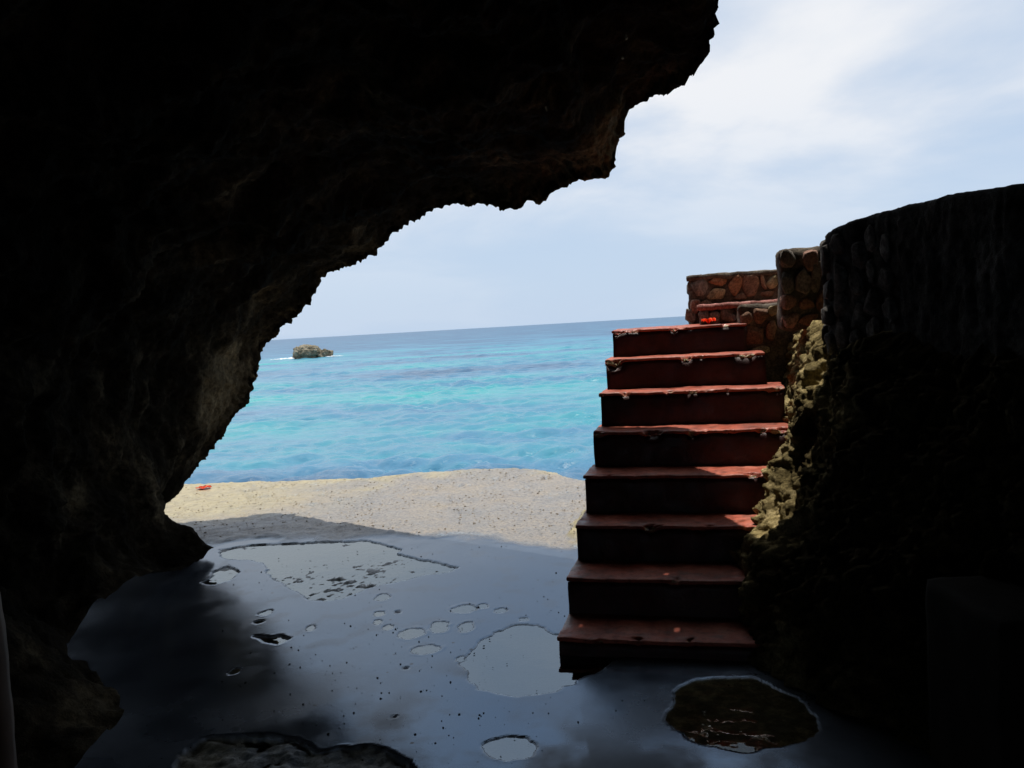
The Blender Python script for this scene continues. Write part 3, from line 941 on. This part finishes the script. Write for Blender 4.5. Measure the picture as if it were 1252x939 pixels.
# ------------------------------------------------------------------ staircase
STEPS = [  # left foot of riser (x, y), bottom z, top z, width, turn of the riser in degrees
    (0.150, 3.785, -0.06, 0.080, 1.15, -13.5), (0.224, 4.108, -0.06, 0.263, 1.15, -14.5), (0.304, 4.408, -0.06, 0.455, 1.12, -14.5),
    (0.384, 4.698, -0.06, 0.668, 1.15, -14.5), (0.473, 4.973, -0.06, 0.880, 1.15, -14.5), (0.554, 5.238, -0.06, 1.092, 1.12, -14.5),
    (0.630, 5.493, -0.06, 1.293, 1.02, -14.0), (0.716, 5.740, -0.06, 1.479, 0.90, -10.0)]


def build_stairs():
    root = empty('staircase', (0.75, 4.9, 0))
    tag(root, 'steep flight of eight worn red painted concrete steps climbing beside the rock', 'staircase')
    bpy.context.view_layer.update()
    inv = Matrix.Translation((0.75, 4.9, 0)).inverted()
    for i, (x, y, z0, z1, w, a) in enumerate(STEPS):
        if i + 1 < len(STEPS):
            nx_, ny_ = STEPS[i + 1][:2]
            dep = math.hypot(nx_ - x, ny_ - y)
        else:
            dep = 1.05
        t = 0.020
        over = 0.003

        def finish(bm, x0, y0, ztop, is_tread):
            co = np.array([v.co[:] for v in bm.verts])
            loc = co - np.array([x0, y0, 0])
            front = np.clip(1 - loc[:, 1] / 0.06, 0, 1)
            up = np.clip(1 - (ztop - loc[:, 2]) / 0.07, 0, 1)
            left = np.clip(1 - loc[:, 0] / 0.10, 0, 1)
            side = np.clip(np.abs(loc[:, 0] - 0.1) / 0.6, 0, 1)
            nos = front * up
            ch = np.maximum(0, fbm(co * 6.5 + i * 31, 4) - 0.17)
            fine = 1 + 0.9 * fbm(co * 40 + i, 2)
            co[:, 1] += nos * ch * 0.09 * fine
            co[:, 2] -= nos * ch * 0.085 * fine
            e = 0.34 * nos * np.clip(4.0 * ch, 0, 1.3) + 0.22 * front * up + 0.12 * left * up
            if not is_tread: e = e * 0
            ca, sa = math.cos(rad(a)), math.sin(rad(a))
            dx, dy = co[:, 0] - x, co[:, 1] - y
            co[:, 0] = x + ca * dx - sa * dy
            co[:, 1] = y + sa * dx + ca * dy
            for v, p in zip(bm.verts, co): v.co = inv @ Vector(p)
            return e
        # riser block
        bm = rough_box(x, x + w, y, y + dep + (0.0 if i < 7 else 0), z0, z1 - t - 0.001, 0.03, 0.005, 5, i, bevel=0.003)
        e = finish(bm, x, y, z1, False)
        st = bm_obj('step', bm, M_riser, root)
        attr(st, 'nosing', e)
        ext = 0.10 if i < 7 else 0.0
        bm = rough_box(x - 0.008, x + w, y - over, y + dep + ext, z1 - t, z1, 0.0115, 0.005, 6, i + 40, bevel=0.007)
        e = finish(bm, x, y - over, z1, True)
        tr = bm_obj('tread', bm, M_paint, st)
        attr(tr, 'nosing', e)


build_stairs()

# ------------------------------------------------------------------ stone walls at the head of the steps
TURN = rad(-14.5)                                    # the walls stand square to the staircase


def masonry(name, label, category, origin, boxes, stones, seed):
    """rubble walling: local x along the face, y into the wall, z up from the origin"""
    r = empty(name, origin)
    r.rotation_euler = (0, 0, TURN)
    tag(r, label, category, kind='thing')
    for part, (x0, x1, y0, y1, z0, z1, res, amp, fr, bev), mat in boxes:
        bm_obj(part, rough_box(x0, x1, y0, y1, z0 - origin[2], z1 - origin[2], res, amp, fr, seed + len(part), bevel=bev), mat, r)
    for i, (x, z, w, h, kind) in enumerate(stones):
        tl = ((i * 37 + seed * 11) % 17 - 8) * 1.6
        bm_obj('stone', stone_bm((x, 0.010, z - origin[2]), w * 1.24, h * 1.24, 0.075, rad(tl), i + seed), STONE[kind], r)
    return r


def build_masonry():
    far = masonry('stone_wall', 'low rubble stone parapet with orange stones behind the top of the red steps', 'wall', (1.463, 6.7, 1.2),
                  [('mortar', (0.0, 1.3, 0.0, 0.13, 1.2, 1.862, 0.03, 0.012, 6, 0.02), M_mortar),
                   ('coping', (-0.010, 1.3, -0.020, 0.150, 1.832, 1.878, 0.025, 0.010, 8, 0.012), M_mortar)],
                  [(0.089, 1.789, 0.125, 0.158, 'grey'), (0.238, 1.815, 0.137, 0.078, 'orange'), (0.368, 1.764, 0.098, 0.156, 'orange'), (0.227, 1.721, 0.151, 0.085, 'tan'), (0.487, 1.765, 0.13, 0.162, 'brown'), (0.581, 1.78, 0.045, 0.129, 'brown'), (0.652, 1.77, 0.09, 0.129, 'tan'), (0.044, 1.635, 0.079, 0.132, 'pink'), (0.409, 1.684, 0.098, 0.052, 'brown'), (0.609, 1.690, 0.103, 0.052, 'brown'), (0.012, 1.545, 0.083, 0.116, 'grey'), (0.145, 1.63, 0.09, 0.08, 'brown'), (0.76, 1.77, 0.11, 0.15, 'brown')], 3)
    for i, (z, h) in enumerate(((0.58, 0.12), (0.44, 0.13), (0.32, 0.11))):
        bm_obj('stone', stone_bm((0.012, 0.07, z), 0.06, h, 0.14, 0, i + 70), STONE['grey'], far)
    masonry('stone_ledge', 'low stone step with a faded red top, turning right above the staircase', 'stone step', (1.398, 6.05, 1.2),
            [('mortar', (0.0, 0.95, 0.0, 0.62, 1.2, 1.585, 0.03, 0.016, 7, 0.025), M_mortar),
             ('coping', (-0.012, 0.95, -0.022, 0.62, 1.583, 1.628, 0.02, 0.011, 10, 0.014), M_cap)],
            [(0.03, 1.536, 0.084, 0.096, 'grey'), (0.108, 1.531, 0.083, 0.083, 'grey'), (0.205, 1.535, 0.132, 0.105, 'grey'), (0.305, 1.535, 0.083, 0.106, 'brown'), (0.40, 1.53, 0.1, 0.1, 'brown')], 20)
    masonry('stone_block', 'brown rubble stone cheek beside the right end of the top red step', 'stone block', (1.573, 5.65, 1.2),
            [('mortar', (0.0, 0.62, 0.0, 0.42, 0.6, 1.60, 0.028, 0.018, 7, 0.03), M_mortar)],
            [(0.084, 1.388, 0.150, 0.15, 'brown'), (0.124, 1.29, 0.12, 0.055, 'tan'), (0.055, 1.515, 0.085, 0.085, 'brown'), (0.150, 1.529, 0.11, 0.11, 'brown'), (0.225, 1.555, 0.089, 0.075, 'tan'), (0.210, 1.421, 0.075, 0.133, 'brown')], 33)
    masonry('stone_pillar', 'square rubble stone pillar standing between the red steps and the curved dark wall', 'pillar', (1.677, 5.1, 1.2),
            [('mortar', (0.0, 0.45, 0.0, 0.28, 1.43, 1.925, 0.028, 0.016, 7, 0.03), M_mortar)],
            [(0.061, 1.86, 0.1, 0.11, 'grey'), (0.18, 1.851, 0.09, 0.129, 'pink'), (0.048, 1.722, 0.075, 0.14, 'grey'), (0.135, 1.716, 0.095, 0.15, 'grey'), (0.214, 1.740, 0.06, 0.17, 'grey'), (0.050, 1.597, 0.09, 0.095, 'pink'), (0.146, 1.585, 0.1, 0.09, 'brown'), (0.055, 1.488, 0.1, 0.09, 'pink'), (0.165, 1.486, 0.11, 0.085, 'brown'), (0.235, 1.59, 0.07, 0.12, 'brown'), (0.28, 1.8, 0.07, 0.15, 'brown')], 44)


build_masonry()


def build_retaining_wall():
    r = empty('retaining_wall', (1.8, 3.6, 1.2))
    tag(r, 'tall curved dark retaining wall standing on the right-hand rock', 'wall', kind='thing')
    front = [(2.15, 5.3), (2.0, 4.9), (1.82, 4.55), (1.69, 4.40), (1.642, 4.27), (1.69, 4.12), (1.746, 3.98), (1.785, 3.7), (1.812, 3.45), (1.845, 2.95), (1.95, 2.3), (2.1, 1.5), (2.2, 0), (2.3, -2), (2.3, -4)]
    F = np.array(front)
    seg = np.concatenate([[0], np.cumsum(np.linalg.norm(np.diff(F, axis=0), axis=1))])
    s = np.concatenate([np.arange(0, 3.6, 0.014), np.linspace(3.6, seg[-1], 80)])
    F = smooth_rows(np.stack([np.interp(s, seg, F[:, k]) for k in range(2)], 1), 7)
    tg = np.gradient(F, axis=0)
    nrm = np.stack([-tg[:, 1], tg[:, 0]], 1)
    nrm /= np.linalg.norm(nrm, axis=1)[:, None]
    if nrm[200, 0] < 0: nrm = -nrm                       # towards the land
    rows = []
    zt = np.interp(F[:, 1], [-4, 2.95, 3.45, 4.0, 4.27, 5.3], [1.95, 1.955, 1.985, 1.985, 1.945, 1.94])
    for t in np.linspace(0, 1, 56):
        rows.append(np.stack([F[:, 0], F[:, 1], 1.16 + (zt - 0.02 - 1.16) * t], 1))
    for d, dz in ((0.012, 0.014), (0.03, 0.02), (0.1, 0.02), (0.26, 0.015), (0.29, -0.02), (0.3, -0.5)):
        rows.append(np.stack([F[:, 0] + nrm[:, 0] * d, F[:, 1] + nrm[:, 1] * d, zt - 0.02 + dz], 1))
    P = np.array(rows)
    n = grid_normals(P)
    V = P.reshape(-1, 3)
    Vs = V * np.array([1, 1, 0.32])
    d = 0.016 * fbm(Vs * 7 + 4, 4) - 0.016 * np.maximum(0, ridged(Vs * 8 + 2, 2) - 0.1) + 0.006 * fbm(V * 30, 3)
    d = d * np.repeat(np.where(np.arange(P.shape[0]) > 52, 0.45, 1.0), P.shape[1])
    sg = np.sign(-n[10:40, 150:250, 0].mean())
    P2 = P + n * sg * d.reshape(P.shape[:2])[..., None]
    P2 = P2 - np.array([1.8, 3.6, 1.2])
    mesh_obj('render_coat', P2, grid_faces(P.shape[0], P.shape[1], sg < 0), M_wall, r)
    # long stones showing through the render near the free end
    rng = random.Random(12)
    k = 0
    cells = [(1.04 + 0.115 * c + rng.uniform(-0.02, 0.02), 1.86 - 0.145 * r_ - 0.07 * (c % 2) + rng.uniform(-0.02, 0.02), rng.uniform(0.10, 0.13), rng.uniform(0.13, 0.18)) for c in range(6) for r_ in range(4)]
    for ss, z, w, h in cells:
        j = int(np.argmin(np.abs(s - ss)))
        yaw = math.atan2(tg[j, 1], tg[j, 0])
        dp = 0.006 + 0.006 * (k % 3)
        p = (F[j, 0] + nrm[j, 0] * dp - 1.8, F[j, 1] + nrm[j, 1] * dp - 3.6, z - 1.2)
        bm_obj('stone', stone_bm(p, w, h, 0.07, rng.uniform(-0.2, 0.2), 60 + k, yaw), M_wallstone, r)
        k += 1


build_retaining_wall()

# ------------------------------------------------------------------ rock out at sea, with foam
def build_sea_rock():
    c = Vector((-28.9, 118.0, SEA_Z))
    bm = bmesh.new()
    bmesh.ops.create_icosphere(bm, subdivisions=6, radius=1.0)
    co = np.array([v.co[:] for v in bm.verts])
    co = np.sign(co) * np.abs(co) ** 0.62
    zz = co[:, 2]
    under = 1 - 0.20 * np.exp(-((zz - 0.05) / 0.14) ** 2) + 0.12 * np.exp(-((zz + 0.35) / 0.3) ** 2)
    co[:, 0] *= 2.0 * under
    co[:, 1] *= 1.9 * under
    co[:, 2] = zz * 1.85
    co[:, 0] += np.where(co[:, 2] > 0.4, 0.1, -0.12)
    d = 0.30 * fbm(co * 0.8 + 3, 4) - 0.25 * np.maximum(0, ridged(co * 1.6 + 9, 3))
    co = co * (1 + d * 0.35)[:, None]
    for v, p in zip(bm.verts, co): v.co = p
    root = bm_obj('sea_rock', bm, M_searock)
    root.location = c
    tag(root, 'small undercut rock islet far out in the turquoise sea at left', 'rock')
    bm = bmesh.new()
    bmesh.ops.create_icosphere(bm, subdivisions=5, radius=1.0)
    co = np.array([v.co[:] for v in bm.verts])
    co = np.sign(co) * np.abs(co) ** 0.7 * np.array([1.1, 1.0, 0.95])
    co = co * (1 + 0.35 * fbm(co * 1.3 + 5, 4) - 0.2 * np.maximum(0, ridged(co * 2.2, 3)))[:, None] + np.array([2.45, -0.2, 0.1])
    for v, p in zip(bm.verts, co): v.co = p
    bm_obj('side_boulder', bm, M_searock, root)
    # foam: broken white water washing round the foot
    rng = random.Random(5)
    bm = bmesh.new()
    for k in range(150):
        sd_ = rng.random() < 0.7
        u = rng.random() ** 2.2
        x = -1.9 - 3.6 * u if sd_ else 2.9 + 2.4 * u
        y = rng.uniform(-1.8, 0.2) + (0.0 if sd_ else 0.5)
        a = rng.uniform(0.05, 0.26) * (1.25 - 0.8 * u)
        h = (0.16 if sd_ else 0.08) * (1.1 - u)
        mat = Matrix.Translation((x, y, 0.02 + rng.uniform(0, 0.05))) @ Matrix.Diagonal((a * 1.6, a, h * rng.uniform(0.3, 1.2) + 0.01, 1))
        bmesh.ops.create_icosphere(bm, subdivisions=1, radius=1.0, matrix=mat)
    o = bm_obj('sea_foam', bm, M_foam)
    o.location = c
    tag(o, kind='stuff')


build_sea_rock()


# ------------------------------------------------------------------ fallen flowers
def flower(name, loc, r, label, flat=0.5, seed=0):
    rng = random.Random(seed)
    root = empty(name, loc)
    tag(root, label, 'flower')
    for k in range(5):
        a = k * 2 * math.pi / 5 + rng.uniform(-0.2, 0.2)
        bm = bmesh.new()
        n, m = 6, 4
        g = []
        for i in range(n + 1):
            t = i / n
            wd = math.sin(math.pi * min(1, t * 0.86 + 0.08)) * 0.46
            row = []
            for j in range(m + 1):
                s_ = (j / m - 0.5) * 2
                x = t * r; y = s_ * wd * r
                z = flat * r * (0.55 * t - 0.45 * t * t + 0.18 * s_ * s_ * t) + 0.06 * r * math.sin(7 * t + 3 * s_ + k) + 0.006
                row.append(bm.verts.new((x * math.cos(a) - y * math.sin(a), x * math.sin(a) + y * math.cos(a), z)))
            g.append(row)
        for i in range(n):
            for j in range(m):
                bm.faces.new((g[i][j], g[i + 1][j], g[i + 1][j + 1], g[i][j + 1]))
        bmesh.ops.solidify(bm, geom=bm.faces[:], thickness=0.002)
        bm_obj('petal', bm, M_petal, root)
    return root


f1 = flower('fallen_flower', (1.40, 5.80, 1.482), 0.05, 'orange flower lying on the top red step', 2.6, 1)
f2 = flower('fallen_flower', (-3.36, 8.77, 0.012), 0.085, 'red orange flower dropped on the sunny edge of the concrete platform', 0.35, 4)
f1['group'] = f2['group'] = 'fallen orange flowers'

# ------------------------------------------------------------------ dim things at the frame's lower corners
p = empty('wooden_post', (-1.0, 1.5, 0))
tag(p, 'plain brown post in the shadow at the far left of the cave', 'post')
bm = rough_box(-1.06, -0.985, 1.46, 1.54, -0.02, 1.13, 0.03, 0.006, 6, 2, bevel=0.02)
bmesh.ops.translate(bm, verts=bm.verts[:], vec=(1.0, -1.5, 0))
bm_obj('shaft', bm, M_post, p)

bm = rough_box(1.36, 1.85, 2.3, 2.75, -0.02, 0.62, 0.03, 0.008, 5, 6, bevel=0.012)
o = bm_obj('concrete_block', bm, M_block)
tag(o, 'dim concrete block against the rock in the lower right corner of the cave', 'concrete block')
